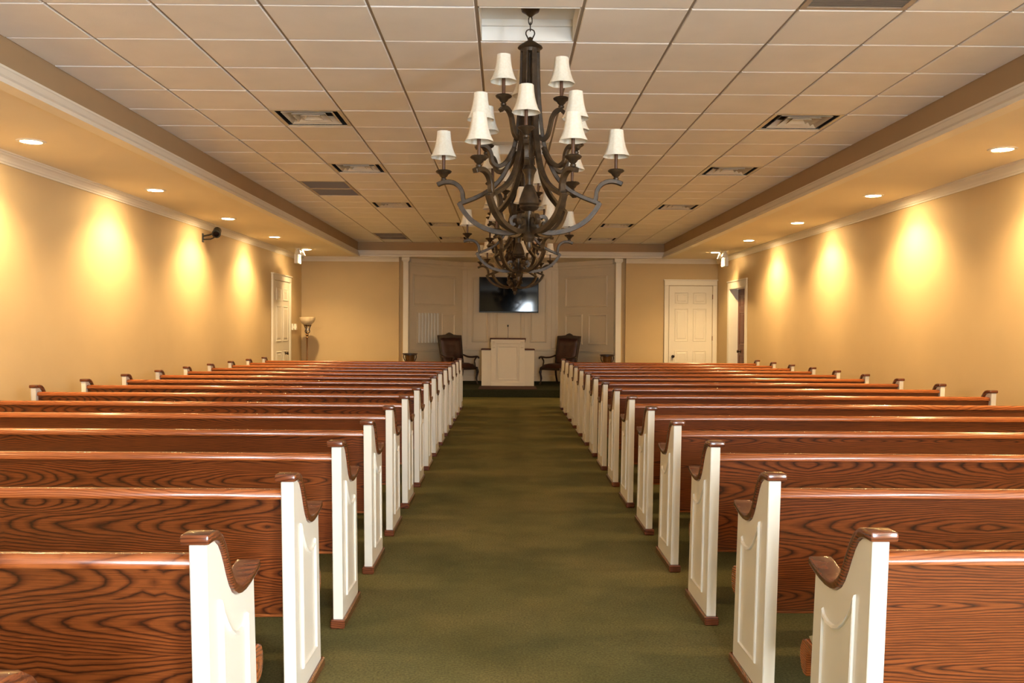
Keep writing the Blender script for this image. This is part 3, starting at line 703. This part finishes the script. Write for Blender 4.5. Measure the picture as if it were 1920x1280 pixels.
# armchairs
def make_chair():
    t = bpy.data.objects.new('armchair', None); C.objects.link(t)
    # seat
    MB().box(-.30, .30, -.30, .27, .34, .40).build('seat_rail', 'chairwood', t, bevel=.01)
    mb = MB(); vs = []; n = 8
    for i in range(n+1):
        for j in range(n+1):
            u, v = i/n, j/n; e = min(u, 1-u, v, 1-v); vs.append((-.29+.58*u, -.29+.54*v, .40+.09*min(1, (e*4.5))**.5))
    fs = [(i*(n+1)+j, (i+1)*(n+1)+j, (i+1)*(n+1)+j+1, i*(n+1)+j+1) for i in range(n) for j in range(n)]
    mb.add(vs, fs).build('seat_cushion', 'leather', t, smooth=True)
    # back: tufted slab leaning backwards
    def B(u, v, h): return (u, .24+.16*v/0.72*.9-h, .40+v)
    nx, nz = 16, 20; vs = []; fs = []
    for i in range(nx+1):
        for j in range(nz+1):
            u = i/nx; v = j/nz; wd = .25+.025*v
            e = min(1, min(u, 1-u, v, 1-v)*9)**.5
            tuft = .012*(abs(math.sin(3*PI*u+1.5*PI*(0)))*abs(math.sin(4*PI*v)))
            vs.append(B((u*2-1)*wd, .04+.62*v, .02+.035*e+tuft))
    fs = [(i*(nz+1)+j, (i+1)*(nz+1)+j, (i+1)*(nz+1)+j+1, i*(nz+1)+j+1) for i in range(nx) for j in range(nz)]
    MB().add(vs, fs).build('back_upholstery', 'leather', t, smooth=True)
    fr = MB()
    pol = [(-.285, -.06), (.285, -.06), (.315, .72), (.20, .725), (.10, .735), (.05, .765), (0, .785), (-.05, .765), (-.10, .735), (-.20, .725), (-.315, .72)]
    vs = [B(u, v, .022) for u, v in pol]+[B(u, v, -.03) for u, v in pol]; nn = len(pol)
    fr.add(vs, [tuple(range(nn)), tuple(range(nn, 2*nn))]+[(i, (i+1) % nn, nn+(i+1) % nn, nn+i) for i in range(nn)]).build('back_frame', 'chairwood', t, bevel=.006)
    for s in (-1, 1):
        arm = MB().tube(catmull([(s*.30, .27, .66), (s*.31, .12, .625), (s*.32, -.05, .62), (s*.33, -.20, .635), (s*.33, -.26, .62), (s*.33, -.27, .59)], 4), .021, 8).build('arm', 'chairwood', t, smooth=True)
        MB().tube(catmull([(s*.325, -.19, .62), (s*.31, -.14, .54), (s*.30, -.17, .45), (s*.295, -.20, .37)], 4), .018, 8).build('arm_post', 'chairwood', arm, smooth=True)
        MB().tube(catmull([(s*.27, -.27, .38), (s*.285, -.29, .28), (s*.27, -.275, .14), (s*.28, -.30, .03), (s*.285, -.315, 0)], 4), [.032]*5+[.024]*4+[.02]*4+[.024]*4, 8).build('leg', 'chairwood', t, smooth=True)
        MB().tube(catmull([(s*.26, .23, .40), (s*.265, .26, .20), (s*.27, .33, 0)], 4), .022, 8).build('leg', 'chairwood', t, smooth=True)
    return t
c1 = make_chair(); c1.location = (-1.02, 19.55, PLZ); c1.rotation_euler = (0, 0, math.radians(38)); c1.scale = (1.0, 1.0, .955)
tag(c1, 'dark leather high backed armchair at the left of the pulpit', 'armchair', 'armchairs flanking the pulpit')
c2 = copy_tree(c1); c2.location = (1.17, 19.55, PLZ); c2.rotation_euler = (0, 0, math.radians(-40))
tag(c2, 'dark leather high backed armchair at the right of the pulpit', 'armchair', 'armchairs flanking the pulpit')

# ------------------------------------------------------------------ floor lamp in the left corner
lp = thing('floor_lamp', 'torchiere floor lamp with pale glass bowl in the left far corner', 'lamp', (-4.19, 18.75, 0))
MB().lathe([(0, 0), (.14, 0), (.14, .02), (.10, .035), (.05, .05), (.03, .08), (0, .08)], 20).build('base', 'brass', lp, smooth=True)
MB().lathe([(0, .05), (.020, .05), (.017, .6), (.026, .62), (.017, .64), (.018, 1.15), (.028, 1.17), (.016, 1.19), (.034, 1.225), (.018, 1.25), (.012, 1.26), (0, 1.26)], 14).build('pole', 'brass', lp, smooth=True)
MB().lathe([(.0, 1.30), (.022, 1.308), (.036, 1.335), (.036, 1.355), (.022, 1.382), (0, 1.39)], 14).build('glass_ball', 'crystal', lp, smooth=True)
for k in range(3):
    a = 2*PI*k/3+.5; cs, sn = math.cos(a), math.sin(a)
    MB().tube(catmull([(.010*cs, .010*sn, 1.25), (.055*cs, .055*sn, 1.29), (.045*cs, .045*sn, 1.34), (.065*cs, .065*sn, 1.40), (.085*cs, .085*sn, 1.43)], 4), .011, 6).build('scroll_bracket', 'chairwood', lp, smooth=True)
MB().lathe([(0, 1.40), (.05, 1.405), (.08, 1.43), (.03, 1.435), (0, 1.435)], 16).build('bowl_holder', 'brass', lp, smooth=True)
MB().shell([(.03, 1.425), (.085, 1.445), (.135, 1.485), (.162, 1.535), (.170, 1.60)], 28, th=.006).build('glass_bowl', 'glassbowl', lp, smooth=True)

# ------------------------------------------------------------------ exit fixtures, camera, switches
for side, x, s in (('left', -4.06, 1), ('right', 4.27, -1)):
    t = thing('emergency_light', 'white hanging emergency light with twin lamp heads near the %s far door' % side, 'emergency light', (x, 17.33, 0), 0, 'emergency lights')
    MB().lathe([(0, SZ-.001), (.05, SZ-.001), (.05, SZ-.018), (.014, SZ-.022), (.014, 2.815), (0, 2.815)], 14).build('ceiling_mount', 'plate', t, smooth=True)
    MB().box(-.035, .035, -.15, .15, 2.62, 2.80).build('housing', 'plate', t, bevel=.008)
    for q in (-1, 1):
        hd = MB().tube([(0, q*.16, 2.80), (s*.015, q*.175, 2.815), (s*.03, q*.185, 2.825), (s*.075, q*.195, 2.845), (s*.08, q*.196, 2.847)], [.02, .035, .05, .062, .055], 14)
        hd.build('lamp_head', 'plate', t, smooth=True)
wc = thing('wall_camera', 'small black camera on a bracket high on the left wall', 'camera', (WL, 13.05, 2.70))
MB().box(0, .012, -.03, .03, -.075, .055).build('wall_plate', 'black', wc, bevel=.003)
MB().tube([(.01, 0, .015), (.10, -.01, .03), (.18, -.03, .055)], .012, 8).build('bracket_arm', 'black', wc)
MB().tube([(.01, 0, -.035), (.12, -.01, -.03), (.17, -.02, -.01), (.185, -.03, .03)], .009, 8).build('bracket_arm', 'black', wc)
MB().tube([(.20, .07, .105), (.20, .05, .10), (.225, -.06, .05), (.23, -.09, .04), (.232, -.10, .036)], [.05, .058, .058, .065, .06], 14).build('camera_body', 'black', wc, smooth=True)
MB().tube([(.232, -.10, .036), (.235, -.112, .031)], [.045, .04], 14).build('camera_lens', 'screen', wc, smooth=True)
for k, (yy, nm) in enumerate(((18.28, 'nearest the door'), (18.52, 'in the middle of three'), (18.76, 'nearest the corner'))):
    t = thing('switch_plate', 'white switch plate on the left wall by the lamp, %s' % nm, 'switch', (WL, yy, 1.39), 0, 'switch plates')
    MB().box(0, .03, -.06, .06, -.065, .065).build('plate', 'plate', t, bevel=.004)
    MB().box(.03, .04, -.015, .015, -.03, .03).build('rocker', 'plate', t, bevel=.002)

# ------------------------------------------------------------------ iron flower stands and low tables before the alcove
def make_stand():
    t = bpy.data.objects.new('flower_stand', None); C.objects.link(t)
    MB().lathe([(.135, .86), (.15, .865), (.15, .880), (.135, .882)], 20, closed=True).build('top_ring', 'chairwood', t, smooth=True)
    MB().lathe([(0, .845), (.13, .845), (.13, .858), (0, .858)], 20).build('shelf', 'chairwood', t)
    for k in range(4):
        a = PI/4+k*PI/2
        path = catmull([(.145, .87), (.15, .80), (.12, .74), (.09, .70), (.10, .665), (.13, .67), (.135, .70)], 4)
        obj('scroll', MB().strap(path, .014, .012).mesh('scroll'), 'chairwood', t, (0, 0, 0), a)
        leg = catmull([(.10, .72), (.06, .55), (.05, .35), (.09, .15), (.16, .0)], 4)
        obj('leg', MB().strap(leg, .016, .014).mesh('leg'), 'chairwood', t, (0, 0, 0), a)
    MB().lathe([(0, .70), (.075, .705), (.095, .76), (.085, .82), (.10, .845), (0, .845)], 16).build('pot', 'brass', t, smooth=True)
    return t
s1 = make_stand(); s1.location = (-1.92, 18.55+.6, PLZ*0)
s1.location = (-2.12+.22, 17.62, 0); s1.rotation_euler = (0, 0, .3); tag(s1, 'dark scrolled stand with a pot, left of the platform', 'stand', 'scrolled stands beside the platform')
s2 = copy_tree(s1); s2.location = (2.02, 17.62, 0); s2.rotation_euler = (0, 0, -.3); tag(s2, 'dark scrolled stand with a pot, right of the platform', 'stand', 'scrolled stands beside the platform')
for x, lb in ((-2.62, 'low wooden table behind the last left pew'), (2.72, 'low wooden table behind the last right pew')):
    t = thing('low_table', lb, 'table', (x, 18.6, 0), 0, 'low tables behind the pews')
    MB().box(-.17, .17, -.15, .15, .625, .655).build('table_top', 'cap', t, bevel=.004)
    MB().box(-.14, .14, -.12, .12, .56, .625).build('apron', 'cap', t)
    for sx in (-1, 1):
        for sy_ in (-1, 1): MB().box(sx*.13-.018, sx*.13+.018, sy_*.11-.018, sy_*.11+.018, 0, .58).build('leg', 'cap', t)
